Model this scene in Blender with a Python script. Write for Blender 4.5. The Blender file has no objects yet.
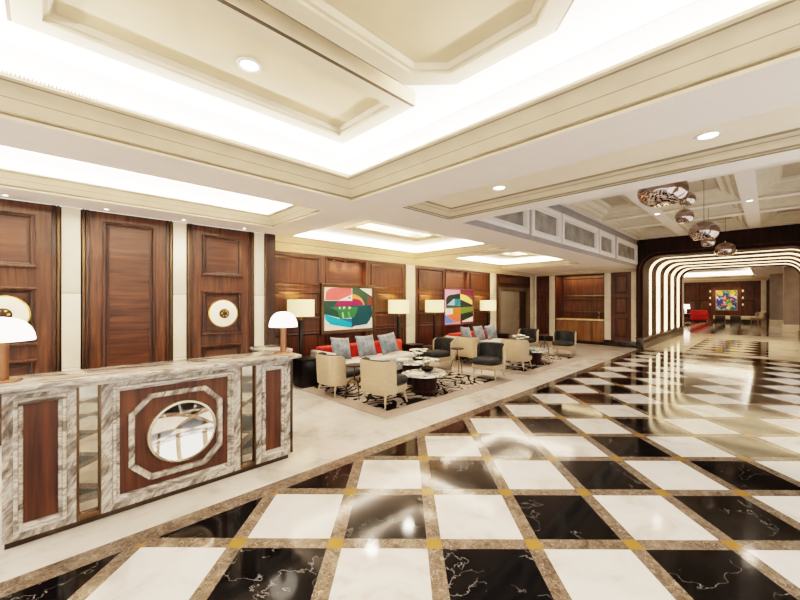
import bpy, bmesh, math, random
from mathutils import Vector, Matrix
random.seed(4)
scn = bpy.context.scene
COL = scn.collection
PI = math.pi

# ------------------------------------------------------------------ materials
def lin(h):
    h = h.lstrip('#')
    v = [int(h[i:i+2], 16)/255 for i in (0, 2, 4)]
    return tuple(c/12.92 if c <= .04045 else ((c+.055)/1.055)**2.4 for c in v) + (1,)

class NT:
    def __init__(s, name):
        s.m = bpy.data.materials.new(name); s.m.use_nodes = True
        s.t = s.m.node_tree; s.b = s.t.nodes['Principled BSDF']
    def n(s, typ, **kw):
        nd = s.t.nodes.new(typ)
        for k, v in kw.items():
            if k.startswith('_'): setattr(nd, k[1:], v)
            else: nd.inputs[k].default_value = v
        return nd
    def l(s, a, b): s.t.links.new(a, b)
    def math(s, op, a, b=None):
        nd = s.t.nodes.new('ShaderNodeMath'); nd.operation = op
        for i, v in enumerate((a, b)):
            if v is None: continue
            if isinstance(v, (int, float)): nd.inputs[i].default_value = v
            else: s.l(v, nd.inputs[i])
        return nd.outputs[0]
    def ramp(s, fac, stops, interp='LINEAR'):
        r = s.t.nodes.new('ShaderNodeValToRGB'); r.color_ramp.interpolation = interp
        e = r.color_ramp.elements
        while len(e) < len(stops): e.new(.5)
        for i, (p, c) in enumerate(stops):
            e[i].position = p; e[i].color = lin(c) if isinstance(c, str) else c
        s.l(fac, r.inputs[0]); return r.outputs[0]
    def mix(s, fac, a, b):
        m = s.t.nodes.new('ShaderNodeMix'); m.data_type = 'RGBA'
        for v, k in ((fac, 0), (a, 6), (b, 7)):
            if isinstance(v, (int, float)): m.inputs[k].default_value = v
            elif isinstance(v, str): m.inputs[k].default_value = lin(v)
            elif isinstance(v, tuple): m.inputs[k].default_value = v
            else: s.l(v, m.inputs[k])
        return m.outputs[2]
    def pos(s, scale=(1, 1, 1), rot=(0, 0, 0)):
        tc = s.n('ShaderNodeTexCoord'); mp = s.n('ShaderNodeMapping')
        mp.inputs['Scale'].default_value = scale; mp.inputs['Rotation'].default_value = rot
        s.l(tc.outputs['Object'], mp.inputs[0]); return mp.outputs[0]
    def noise(s, vec, scale, detail=4, rough=.5, dist=0):
        n = s.n('ShaderNodeTexNoise', Scale=scale, Detail=detail, Roughness=rough, Distortion=dist)
        s.l(vec, n.inputs['Vector']); return n.outputs['Fac']
    def bump(s, h, strength=.2, dist=.01):
        b = s.n('ShaderNodeBump', Strength=strength, Distance=dist); s.l(h, b.inputs['Height'])
        s.l(b.outputs[0], s.b.inputs['Normal'])
    def p(s, rough=.5, metal=0, spec=.5, color=None, coat=0):
        s.b.inputs['Roughness'].default_value = rough; s.b.inputs['Metallic'].default_value = metal
        s.b.inputs['Specular IOR Level'].default_value = spec; s.b.inputs['Coat Weight'].default_value = coat
        if color is not None:
            if isinstance(color, str): s.b.inputs['Base Color'].default_value = lin(color)
            else: s.l(color, s.b.inputs['Base Color'])
        return s
    def emit(s, col, strength):
        s.b.inputs['Emission Color'].default_value = lin(col); s.b.inputs['Emission Strength'].default_value = strength
        return s

def plain(name, col, rough=.5, metal=0, spec=.5, var=.05, scale=6, coat=0):
    t = NT(name); c = lin(col)
    f = t.noise(t.pos(), scale, 3)
    d = tuple(max(0, x*(1-var*2)) for x in c[:3])+(1,); u = tuple(min(1, x*(1+var*2)) for x in c[:3])+(1,)
    t.p(rough, metal, spec, t.ramp(f, [(.3, d), (.7, u)]), coat); return t.m
def glow(name, col, strength, base=None):
    t = NT(name); t.p(.6, 0, .3, base or col).emit(col, strength); return t.m

def wood(name, dark, mid, light, axis='Z', rough=.42, sc=1.0, coat=.04):
    t = NT(name)
    s = {'Z': (14, 14, .9), 'X': (.9, 14, 14), 'Y': (14, .9, 14)}[axis]
    v = t.pos(tuple(x*sc for x in s))
    a = t.noise(v, 1.6, 6, .6, .6)
    b = t.noise(t.pos((1.3, 1.3, 1.3)), 1.0, 2)
    f = t.math('ADD', t.math('MULTIPLY', a, .75), t.math('MULTIPLY', b, .25))
    t.p(rough, 0, .4, t.ramp(f, [(.36, dark), (.5, mid), (.66, light)]), coat)
    return t.m

def veined(name, ang):
    """grey and white streaks running at ang in the desk's front plane"""
    t = NT(name)
    tc = t.n('ShaderNodeTexCoord')
    wn = t.n('ShaderNodeTexNoise', Scale=2.2, Detail=3.0); t.l(tc.outputs['Object'], wn.inputs['Vector'])
    sc = t.n('ShaderNodeVectorMath', _operation='SCALE', Scale=.13); t.l(wn.outputs['Color'], sc.inputs[0])
    ad = t.n('ShaderNodeVectorMath', _operation='ADD'); t.l(tc.outputs['Object'], ad.inputs[0]); t.l(sc.outputs[0], ad.inputs[1])
    m1 = t.n('ShaderNodeMapping'); m1.inputs['Rotation'].default_value = (0, ang, .25); t.l(ad.outputs[0], m1.inputs[0])
    m2 = t.n('ShaderNodeMapping'); m2.inputs['Scale'].default_value = (1.2, 9, 9); t.l(m1.outputs[0], m2.inputs[0])
    a = t.noise(m2.outputs[0], 1.5, 7, .62, .35)
    b = t.noise(m2.outputs[0], 5.0, 5, .6, .2)
    f = t.math('ADD', t.math('MULTIPLY', a, .72), t.math('MULTIPLY', b, .28))
    c = t.ramp(f, [(.33, '#40372f'), (.42, '#71675d'), (.49, '#9c938a'), (.54, '#c2bbb2'), (.6, '#8d837a'), (.68, '#cdc7bf')])
    t.p(.18, 0, .5, c, .1); return t.m

def vein_nodes(t, vec, sc=1.4, width=.012, dist=1.2):
    n = t.noise(vec, sc, 6, .55, dist)
    d = t.math('ABSOLUTE', t.math('SUBTRACT', n, .5))
    return t.math('SMOOTH_MIN', 1.0, t.math('DIVIDE', d, width))   # 0 on the vein

M = {}
M['ceil'] = plain('white_ceiling_paint', '#efe8df', .8, var=.01)
M['soffit'] = plain('soffit_paint', '#eae0d9', .75, var=.01)
M['crown'] = plain('champagne_moulding_paint', '#c6b8a0', .55, var=.03)
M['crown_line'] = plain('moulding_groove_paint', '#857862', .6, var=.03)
M['panel_cream'] = plain('cream_ceiling_panel', '#d2c1a0', .6, var=.03, scale=3)
M['frame_cream'] = plain('cream_panel_frame', '#d3c5ab', .6, var=.02)
M['shade_strip'] = plain('painted_shadow_gap', '#4d4233', .8)  # dark colour painted as the shadow gap round the ceiling panels
M['tray_cream'] = plain('brightened_tray_cream', '#eedfca', .6, var=.01)  # panel cream lightened in colour, since only bounced light reaches this tray
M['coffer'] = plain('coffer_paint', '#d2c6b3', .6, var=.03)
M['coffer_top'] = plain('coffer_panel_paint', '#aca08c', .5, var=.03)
M['wood'] = wood('walnut_panelling', '#2e190e', '#4a2c1a', '#623e26')
M['wood_d'] = wood('dark_walnut', '#20120b', '#352014', '#4a2f1f')
M['wood_desk'] = wood('sapele_desk_panel', '#321a11', '#49291a', '#5c3623')
M['wood_x'] = wood('walnut_cross_grain', '#2c180e', '#46291a', '#5c3824', 'X')
M['wood_oak'] = wood('brown_oak_cabinet', '#5a3a20', '#7d5632', '#94693f')
M['wenge'] = wood('wenge_portal_wood', '#1e110b', '#301c13', '#442a1e', rough=.55, coat=0); M['wenge'].node_tree.nodes['Principled BSDF'].inputs['Specular IOR Level'].default_value = .2
M['bronze'] = plain('bronze_trim', '#5f4b38', .35, .8, var=.1)
M['bronze_d'] = plain('dark_bronze', '#43372b', .4, .7, var=.1)
M['brass'] = plain('brass_metal', '#c79a55', .25, .9, var=.05)
M['copper'] = plain('copper_stem', '#8a6048', .32, .7, var=.06)
M['cream_stone'] = plain('cream_stone', '#e0d6c2', .35, var=.04, scale=2.5)
M['black'] = plain('black_lacquer', '#15110f', .3, var=.1)
M['base_dark'] = plain('dark_marble_skirting', '#2e241e', .2, var=.25, scale=9)
M['grey_panel'] = plain('grey_bulkhead', '#969090', .55, var=.03)
M['grey_glass'] = plain('grey_woven_metal', '#8b8682', .5, .0, var=.18, scale=3)
M['white_trim'] = plain('white_window_trim', '#e4deda', .5, var=.02)
M['chrome'] = plain('chrome', '#f0ebe6', .03, 1, var=.01)
M['beige'] = plain('beige_upholstery', '#b3a086', .75, var=.05, scale=40)
M['char'] = plain('charcoal_velvet', '#2d2f2f', .75, spec=.25, var=.15, scale=9)
M['leg'] = plain('taupe_lacquer_leg', '#b3a183', .4, var=.05)
M['dark_leg'] = plain('dark_metal_leg', '#3b332b', .35, .5, var=.1)
M['red'] = plain('red_velvet', '#a81e14', .65, var=.2, scale=8)
M['orange'] = plain('orange_red_velvet', '#cf3c1b', .65, var=.12, scale=8)
M['lgrey'] = plain('light_grey_linen', '#bdb8b3', .8, var=.07, scale=30)
M['pillow'] = plain('silver_grey_satin', '#6d767d', .45, spec=.5, var=.25, scale=9)
M['taupe_wall'] = plain('grey_taupe_panel', '#a39791', .5, var=.05, scale=3)
M['silver'] = plain('silver_trim', '#a8a29a', .5, .2, var=.05)
M['door_frame'] = plain('bronze_grey_door_frame', '#6a5c4c', .45, .3, var=.08)
M['door_grey'] = plain('grey_metal_door', '#8f8576', .45, .3, var=.05, scale=3)
M['white_petal'] = plain('white_petals', '#f3efe2', .7, var=.04, scale=20)
M['green'] = plain('leaf_green', '#56663d', .6, var=.3, scale=15)
M['book_a'] = plain('pale_book_cover', '#d8d4c6', .6)
M['book_b'] = plain('grey_green_book_cover', '#6f7b78', .6)
M['paper'] = plain('paper', '#efeadd', .8)
M['onyx'] = plain('pale_onyx_top', '#e8cfa0', .25, var=.12, scale=5)  # pale cream stone colour, no emission
M['steel'] = plain('steel', '#d8d4ce', .15, 1, var=.02)
M['silver_dot'] = plain('mirror_rim', '#c9bda8', .25, .9, var=.1)
M['veined'] = veined('grey_veined_marble', .95); M['veined_h'] = veined('grey_streaked_marble', .12)
M['shade'] = glow('cream_lamp_shade', '#f6dc9c', .85)
M['opal'] = glow('opal_glass_shade', '#fff4e2', 3.0)
M['lens'] = glow('downlight_lens', '#fff6e8', 3.2)
M['led'] = glow('warm_led_panel', '#ffe6bd', 2.0)
M['sconce'] = glow('sconce_glass', '#ffe6bf', .7)
M['led_line'] = glow('warm_led_line', '#ffedcf', 3.5)
M['disc'] = glow('self_lit_alabaster_disc', '#f3dcae', .35, '#efe3cc')  # plate holds no lamp; faint emission added to brighten its colour

def mirror_mat():
    t = NT('antique_mirror'); f = t.noise(t.pos(), 5, 4)
    t.p(.012, 1, .5, t.ramp(f, [(.35, '#8a7f70'), (.7, '#aba293')])); return t.m
M['mirror'] = mirror_mat()
def dimple_chrome():
    t = NT('dimpled_mirror_glass'); t.p(.06, 1, .5, '#b3a5a2')
    v = t.pos()
    vo = t.n('ShaderNodeTexVoronoi', Scale=16.0); t.l(v, vo.inputs['Vector'])
    h = t.math('ADD', vo.outputs['Distance'], t.math('MULTIPLY', t.noise(v, 7, 2), .8))
    t.bump(h, .2, .015); return t.m
M['pendant'] = dimple_chrome()

def white_marble():
    t = NT('white_marble_border'); v = t.pos()
    a = t.noise(v, 1.1, 6, .6, 1.4); b = t.noise(v, 9, 4)
    f = t.math('ADD', t.math('MULTIPLY', a, .8), t.math('MULTIPLY', b, .2))
    t.p(.1, 0, .5, t.ramp(f, [(.34, '#bdb3a8'), (.46, '#dad3cb'), (.6, '#e6e0d9')])); return t.m
def brown_nodes(t, v):
    a = t.noise(v, 10, 7, .72, 1.3)
    base = t.ramp(a, [(.32, '#42372d'), (.48, '#65574b'), (.6, '#7b6d60'), (.72, '#9a8c7d')])
    vn = t.n('ShaderNodeTexVoronoi', Scale=9.0, _feature='DISTANCE_TO_EDGE')
    w = t.n('ShaderNodeVectorMath', _operation='ADD'); t.l(v, w.inputs[0])
    nn = t.n('ShaderNodeTexNoise', Scale=6.0); t.l(v, nn.inputs['Vector']); t.l(nn.outputs['Color'], w.inputs[1])
    t.l(w.outputs[0], vn.inputs['Vector'])
    k = t.ramp(vn.outputs['Distance'], [(0, (.0, .0, .0, 1)), (.035, (1, 1, 1, 1))])
    return t.mix(k, '#a3988b', base)
def brown_marble():
    t = NT('brown_marble_band'); t.p(.1, 0, .5, brown_nodes(t, t.pos())); return t.m
PITCH = .6737
def checker():
    t = NT('checker_marble')
    tc = t.n('ShaderNodeTexCoord'); sx = t.n('ShaderNodeSeparateXYZ'); t.l(tc.outputs['Object'], sx.inputs[0])
    X, Y = sx.outputs[0], sx.outputs[1]; r = 1/math.sqrt(2)/PITCH
    u = t.math('SUBTRACT', t.math('MULTIPLY', t.math('ADD', X, Y), r), 2.4676/PITCH)
    v = t.math('SUBTRACT', t.math('MULTIPLY', t.math('SUBTRACT', X, Y), r), .2062/PITCH)
    du, dv = t.math('PINGPONG', u, .5), t.math('PINGPONG', v, .5)
    h = .05/PITCH
    bu, bv = t.math('LESS_THAN', du, h), t.math('LESS_THAN', dv, h)
    band, gold = t.math('MAXIMUM', bu, bv), t.math('MULTIPLY', bu, bv)
    fu, fv = t.math('FLOOR', u), t.math('FLOOR', v)
    odd = t.math('FLOORED_MODULO', t.math('ADD', fu, fv), 2.0)
    off = t.n('ShaderNodeCombineXYZ')
    t.l(t.math('MULTIPLY', fu, 3.7), off.inputs[0]); t.l(t.math('MULTIPLY', fv, 5.3), off.inputs[1]); t.l(t.math('MULTIPLY', t.math('ADD', fu, fv), 1.9), off.inputs[2])
    av = t.n('ShaderNodeVectorMath', _operation='ADD'); t.l(tc.outputs['Object'], av.inputs[0]); t.l(off.outputs[0], av.inputs[1])
    V = av.outputs[0]
    wn = t.noise(V, 2.0, 6, .6, 1.2)
    white = t.ramp(wn, [(.33, '#c6bfb8'), (.45, '#dfdad5'), (.6, '#e8e4e0')])
    vein = vein_nodes(t, V, 2.1, .004, .25)
    cloud = t.noise(V, 5, 4)
    blk = t.mix(t.math('MULTIPLY', cloud, .5), '#060607', '#1c1c1e')
    patch = t.math('GREATER_THAN', t.noise(V, 2.3, 2), .46)
    vv = t.math('MAXIMUM', vein, t.math('SUBTRACT', 1.0, t.math('MULTIPLY', patch, .7)))
    blk = t.mix(vv, '#737170', blk)
    tile = t.mix(odd, white, blk)
    brown = brown_nodes(t, tc.outputs['Object'])
    brown = t.mix(gold, brown, '#94703a')
    t.p(.085, 0, .28, t.mix(band, tile, brown)); return t.m
M['white_marble'] = white_marble(); M['brown'] = brown_marble(); M['checker'] = checker()

def rug_mat():
    t = NT('swirl_rug')
    tc = t.n('ShaderNodeTexCoord'); v0 = tc.outputs['Object']
    def lines(offset, sc_, w):
        mp = t.n('ShaderNodeMapping'); mp.inputs['Location'].default_value = (offset, offset*2, 0); mp.inputs['Scale'].default_value = (sc_, sc_*1.35, 1)
        t.l(v0, mp.inputs[0])
        f = t.noise(mp.outputs[0], 1.0, 0, .5, .35)
        return t.math('LESS_THAN', t.math('PINGPONG', t.math('MULTIPLY', f, 6.0), .5), w)
    k = t.math('MAXIMUM', lines(.7, 1.5, .17), lines(4.3, 1.9, .13))
    g = t.noise(v0, 2.2, 2)
    ground = t.ramp(g, [(.42, '#857c74'), (.52, '#a89e94'), (.62, '#b8ada2')])
    t.p(.95, 0, .1, t.mix(k, ground, '#14110f')); return t.m
M['rug'] = rug_mat()
M['rug_edge'] = plain('taupe_rug_border', '#a3958a', .95, spec=.1, var=.05, scale=60)
def calacatta():
    t = NT('white_marble_black_veins'); v = t.pos()
    k = vein_nodes(t, v, 3.2, .05, 1.5)
    t.p(.15, 0, .5, t.mix(k, '#1b1817', '#eeeae2')); return t.m
M['calacatta'] = calacatta()
def far_art():
    t = NT('multicolour_abstract'); v = t.pos((1, 1, 1))
    nz = t.n('ShaderNodeTexNoise', Scale=2.0); t.l(v, nz.inputs['Vector'])
    ad = t.n('ShaderNodeVectorMath', _operation='ADD'); t.l(v, ad.inputs[0]); t.l(nz.outputs['Color'], ad.inputs[1])
    vo = t.n('ShaderNodeTexVoronoi', Scale=4.2); t.l(ad.outputs[0], vo.inputs['Vector'])
    s = t.n('ShaderNodeSeparateColor'); t.l(vo.outputs['Color'], s.inputs[0])
    c = t.ramp(s.outputs[0], [(0, '#2a8f5a'), (.16, '#2b3fa0'), (.32, '#c6d8d8'), (.46, '#b5301f'), (.6, '#d9b23a'), (.74, '#4f2c86'), (.88, '#7fb8b2')], 'CONSTANT')
    t.p(.5, 0, .3, c); return t.m
M['far_art'] = far_art()
def canvas_col(h):
    k = 'paint_'+h.strip('#')
    if k not in M: M[k] = plain(k, h, .55, spec=.3, var=.03)
    return M[k]

# ------------------------------------------------------------------ mesh builder
class MB:
    def __init__(s, xf=None): s.v = []; s.f = []; s.mi = []; s.xf = xf; s.cur = 0
    def add(s, vs, fs):
        o = len(s.v)
        for p in vs: s.v.append(s.xf(*p) if s.xf else tuple(p))
        for f in fs: s.f.append(tuple(o+i for i in f)); s.mi.append(s.cur)
        return s
    def quad(s, *p): return s.add(p, [tuple(range(len(p)))])
    def box(s, x0, x1, y0, y1, z0, z1, bev=0, seg=2):
        if bev <= 0:
            return s.add([(x0,y0,z0),(x1,y0,z0),(x1,y1,z0),(x0,y1,z0),(x0,y0,z1),(x1,y0,z1),(x1,y1,z1),(x0,y1,z1)],
                  [(0,3,2,1),(4,5,6,7),(0,1,5,4),(1,2,6,5),(2,3,7,6),(3,0,4,7)])
        bm = bmesh.new(); bmesh.ops.create_cube(bm, size=1)
        for v in bm.verts: v.co = ((x0+x1)/2+v.co.x*(x1-x0), (y0+y1)/2+v.co.y*(y1-y0), (z0+z1)/2+v.co.z*(z1-z0))
        bmesh.ops.bevel(bm, geom=bm.edges[:], offset=bev, segments=seg, profile=.5, affect='EDGES')
        return s.bm(bm)
    def bm(s, bm):
        bm.verts.index_update()
        s.add([tuple(v.co) for v in bm.verts], [tuple(v.index for v in f.verts) for f in bm.faces]); bm.free(); return s
    def lathe(s, prof, n=32, c=(0,0,0), caps=True):
        vs = []; fs = []
        for r, z in prof:
            for k in range(n):
                a = 2*PI*k/n; vs.append((c[0]+r*math.cos(a), c[1]+r*math.sin(a), c[2]+z))
        for i in range(len(prof)-1):
            for k in range(n):
                fs.append((i*n+k, i*n+(k+1) % n, (i+1)*n+(k+1) % n, (i+1)*n+k))
        if caps and prof[0][0] > 1e-4: fs.append(tuple(range(n-1, -1, -1)))
        if caps and prof[-1][0] > 1e-4: fs.append(tuple((len(prof)-1)*n+k for k in range(n)))
        return s.add(vs, fs)
    def cyl(s, c, r0, r1, h, n=24): return s.lathe([(r0, 0), (r1, h)], n, c)
    def tube(s, pts, r, n=10):
        pts = [Vector(p) for p in pts]; vs = []; fs = []
        rs = r if isinstance(r, (list, tuple)) else [r]*len(pts)
        up = Vector((0, 0, 1))
        for i, p in enumerate(pts):
            d = (pts[min(i+1, len(pts)-1)]-pts[max(i-1, 0)]).normalized()
            a = d.cross(up)
            if a.length < 1e-3: a = d.cross(Vector((1, 0, 0)))
            a.normalize(); b = a.cross(d)
            for k in range(n):
                t = 2*PI*k/n; vs.append(tuple(p+(a*math.cos(t)+b*math.sin(t))*rs[i]))
        for i in range(len(pts)-1):
            for k in range(n): fs.append((i*n+k, i*n+(k+1) % n, (i+1)*n+(k+1) % n, (i+1)*n+k))
        fs.append(tuple(range(n-1, -1, -1))); fs.append(tuple((len(pts)-1)*n+k for k in range(n)))
        return s.add(vs, fs)
    def ring(s, prof, x0, x1, y0, y1, c=0, cap=False, mats=None):
        """profile (inset, height) swept with mitres round a rectangle (chamfered by c); local x,y,height"""
        rows = []
        for e, h in prof:
            rows.append([(px, py, h) for px, py in rectpts(x0+e, x1-e, y0+e, y1-e, max(c-.5858*e, 0) if c else 0)])
        n = len(rows[0])
        for i in range(len(rows)-1):
            if mats: s.cur = mats[i]
            for k in range(n):
                a, b = rows[i][k], rows[i][(k+1) % n]; d, e = rows[i+1][k], rows[i+1][(k+1) % n]
                s.quad(a, b, e, d)
        if cap: s.quad(*rows[-1])
        return s
    def holes(s, x0, x1, y0, y1, z, hs):
        """a flat sheet at height z with rectangular holes"""
        xs = sorted({x0, x1, *[min(max(h[i], x0), x1) for h in hs for i in (0, 1)]})
        ys = sorted({y0, y1, *[min(max(h[i], y0), y1) for h in hs for i in (2, 3)]})
        for a, b in zip(xs, xs[1:]):
            run = None
            for c, d in list(zip(ys, ys[1:]))+[(None, None)]:
                inside = c is None or any(h[0] <= (a+b)/2 <= h[1] and h[2] <= (c+d)/2 <= h[3] for h in hs)
                if inside:
                    if run: s.quad((a, run[0], z), (b, run[0], z), (b, run[1], z), (a, run[1], z)); run = None
                else: run = (run[0], d) if run else (c, d)
        return s
    def build(s, name, mat, parent=None, smooth=35, weld=True):
        me = bpy.data.meshes.new(name); me.from_pydata(s.v, [], s.f)
        for m in (mat if isinstance(mat, list) else [mat]): me.materials.append(m)
        me.polygons.foreach_set('material_index', s.mi)
        bm = bmesh.new(); bm.from_mesh(me)
        if weld: bmesh.ops.remove_doubles(bm, verts=bm.verts[:], dist=1e-5)
        bmesh.ops.recalc_face_normals(bm, faces=bm.faces[:]); bm.to_mesh(me); bm.free()
        if smooth:
            me.polygons.foreach_set('use_smooth', [True]*len(me.polygons)); me.set_sharp_from_angle(angle=math.radians(smooth))
        o = bpy.data.objects.new(name, me); COL.objects.link(o)
        if parent is not None: o.parent = parent
        return o
def rectpts(x0, x1, y0, y1, c=0):
    if c <= 0: return [(x0, y0), (x1, y0), (x1, y1), (x0, y1)]
    return [(x0+c, y0), (x1-c, y0), (x1, y0+c), (x1, y1-c), (x1-c, y1), (x0+c, y1), (x0, y1-c), (x0, y0+c)]

def tag(o, label=None, cat=None, group=None, kind=None):
    for k, v in (('label', label), ('category', cat), ('group', group), ('kind', kind)):
        if v: o[k] = v
    return o
def empty(name, loc=(0,0,0), rz=0):
    o = bpy.data.objects.new(name, None); o.empty_display_size = .1; COL.objects.link(o)
    o.location = loc; o.rotation_euler = (0, 0, rz); return o
def copy_tree(o, parent=None):
    c = o.copy(); COL.objects.link(c)
    if parent is not None: c.parent = parent
    for ch in list(o.children): copy_tree(ch, c)
    return c
def S(o, label, cat, group=None): return tag(o, label, cat, group, 'structure')

# wall-local frames: (u along wall, out from wall, z)
def wall_y(Y): return lambda u, out, z: (u, Y-out, z)          # faces -Y
def wall_x(X): return lambda u, out, z: (X-out, u, z)          # faces -X
def flip(xf): return lambda u, z, out: xf(u, out, z)           # for ring(): local plane (u,z), height=out
def pan(xf, parent, rects, mat, prof=((0,0),(0,.022),(.018,.03),(.04,.016),(.05,.004)), name='panel_moulding'):
    for (u0, u1, z0, z1) in rects:
        b = MB(flip(xf)); b.ring(prof, u0, u1, z0, z1); b.build(name, mat, parent, 20)

# ------------------------------------------------------------------ key planes
ZS = 2.83          # low soffit
ZA = 3.78          # coffered aisle ceiling
YD, YA, XF, XP = 6.13, 7.1, 15.0, 14.7
YR, XB = -1.1, -3.0
YB = 3.22          # bulkhead

# ------------------------------------------------------------------ floor
b = MB()
b.cur = 0; b.quad((XB, 3.165, 0), (15.6, 3.165, 0), (15.6, 7.75, 0), (XB, 7.75, 0))
b.cur = 1; b.quad((XB, 3.0, 0), (14.55, 3.0, 0), (14.55, 3.165, 0), (XB, 3.165, 0))
b.quad((14.55, YR, 0), (14.7, YR, 0), (14.7, 3.165, 0), (14.55, 3.165, 0))
b.cur = 2; b.quad((XB, YR, 0), (14.55, YR, 0), (14.55, 3.0, 0), (XB, 3.0, 0))
b.cur = 0; b.quad((14.7, YR, 0), (15.3, YR, 0), (15.3, 3.165, 0), (14.7, 3.165, 0))
b.quad((15.3, 1.95, 0), (21, 1.95, 0), (21, 3.165, 0), (15.3, 3.165, 0))
b.quad((15.3, YR, 0), (21, YR, 0), (21, 0, 0), (15.3, 0, 0))
b.cur = 2; b.quad((15.3, 0, 0), (21, 0, 0), (21, 1.95, 0), (15.3, 1.95, 0))
b.cur = 0; b.quad((21, YR, 0), (22.4, YR, 0), (22.4, 3.165, 0), (21, 3.165, 0))
b.quad((22.4, -2.2, 0), (24.2, -2.2, 0), (24.2, 8, 0), (22.4, 8, 0))
b.quad((24.2, -2.2, 0), (40, -2.2, 0), (40, 0, 0), (24.2, 0, 0)); b.quad((24.2, 5, 0), (40, 5, 0), (40, 8, 0), (24.2, 8, 0))
b.cur = 2; b.quad((24.2, 0, 0), (40, 0, 0), (40, 5, 0), (24.2, 5, 0))
fl = b.build('floor', [M['white_marble'], M['brown'], M['checker']], None, 0)
S(fl, 'polished black and white chequered marble floor with brown bands and white borders', 'floor')

# ------------------------------------------------------------------ ceilings
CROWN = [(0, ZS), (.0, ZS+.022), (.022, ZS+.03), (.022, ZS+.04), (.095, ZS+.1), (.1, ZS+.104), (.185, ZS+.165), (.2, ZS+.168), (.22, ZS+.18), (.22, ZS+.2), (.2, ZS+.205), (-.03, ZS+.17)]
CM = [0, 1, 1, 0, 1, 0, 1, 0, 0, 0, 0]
SMALL = [(e*.73, ZS+(z-ZS)*.8) for e, z in CROWN]
big = (-.6, 2.58, -.97, 3.45)
doort = (-2.6, 2.6, 4.08, 5.55)
tB = (3.18, 7.4, 4.07, 6.95); tC = (8.0, 11.95, 4.07, 6.95)
tE = (3.2, 4.15, -.95, 3.23)
b = MB()
b.holes(XB, 4.45, YR, YB, ZS, [big, tE]); b.holes(XB, XF+.02, YB, YD, ZS, [big, doort, tB, tC, tE])
b.holes(2.9, XF+.02, YD, YA+.02, ZS, [tB, tC])
ceil = b.build('ceiling', M['soffit'], None, 0)
S(ceil, 'low white ceiling soffit with recessed lit trays', 'ceiling')

def tray(hole, crown, ztop, zwall_in=-.03, extra=None):
    x0, x1, y0, y1 = hole
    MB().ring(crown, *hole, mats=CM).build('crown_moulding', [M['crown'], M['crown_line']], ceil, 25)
    e = zwall_in
    b = MB(); b.ring([(e, crown[-1][1]), (e, ztop)], *hole); b.build('cove_side', M['ceil'], ceil, 0)
LIGHTS = []
def area(loc, sx, sy, power, col, down=False, rot=None, spread=None):
    l = bpy.data.lights.new('cove_light', 'AREA'); l.shape = 'RECTANGLE'; l.size = sx; l.size_y = sy
    l.energy = power; l.color = lin(col)[:3]
    o = bpy.data.objects.new('cove_light', l); COL.objects.link(o); o.location = loc
    o.rotation_euler = rot or ((0, 0, 0) if down else (PI, 0, 0))
    if spread: l.spread = spread
    LIGHTS.append(o); return o
def cove_lights(hole, inset, z, power_m, col='#fff3e4', skip=()):
    x0, x1, y0, y1 = hole; w = .05
    if 'y1' not in skip: area(((x0+x1)/2, y1-inset, z), x1-x0-.2, w, power_m*(x1-x0), col)
    if 'y0' not in skip: area(((x0+x1)/2, y0+inset, z), x1-x0-.2, w, power_m*(x1-x0), col)
    if 'x1' not in skip: area((x1-inset, (y0+y1)/2, z), w, y1-y0-.2, power_m*(y1-y0), col)
    if 'x0' not in skip: area((x0+inset, (y0+y1)/2, z), w, y1-y0-.2, power_m*(y1-y0), col)

# big tray over the foreground
tray(big, CROWN, 3.34)
MB().quad((-.6,-.97,3.34), (2.6,-.97,3.34), (2.6,3.48,3.34), (-.6,3.48,3.34)).build('tray_ceiling', M['ceil'], ceil, 0)
b = MB()
for k in range(150):     # little beads along the lip
    x = -.35+k*.0182; b.box(x, x+.011, 3.23-.006, 3.23+.012, ZS+.2, ZS+.214)
b.build('bead_trim', M['crown'], ceil, 0)
PF = [(0, 3.338), (0, 3.228), (.02, 3.22), (.022, 3.219), (.14, 3.219), (.145, 3.235), (.165, 3.24), (.18, 3.262), (.185, 3.27), (.2, 3.272)]
def ceil_panel(x0, x1, y0, y1, c):
    MB().ring(PF[:5], x0, x1, y0, y1, c, mats=[0, 1, 0, 0]).build('panel_frame', [M['frame_cream'], M['shade_strip']], ceil, 20)
    MB().ring(PF[4:], x0, x1, y0, y1, c).build('panel_moulding', M['crown'], ceil, 20)
    MB().ring([PF[-1], (.201, 3.272)], x0, x1, y0, y1, c, cap=True).build('ceiling_panel', M['panel_cream'], ceil, 0)
ceil_panel(-.15, 2.13, 2.0, 3.0, 0); ceil_panel(-.15, 2.13, .6, 1.87, .265); ceil_panel(-.15, 2.13, -.52, .47, 0)
cove_lights(big, .03, 3.05, 26)
# tray along the door wall
tray(doort, SMALL, 3.25)
MB().quad((-2.7,4.05,3.25), (2.7,4.05,3.25), (2.7,5.6,3.25), (-2.7,5.6,3.25)).build('tray_ceiling', M['ceil'], ceil, 0)
cove_lights(doort, .03, 3.0, 16, skip=('x0',))
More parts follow.
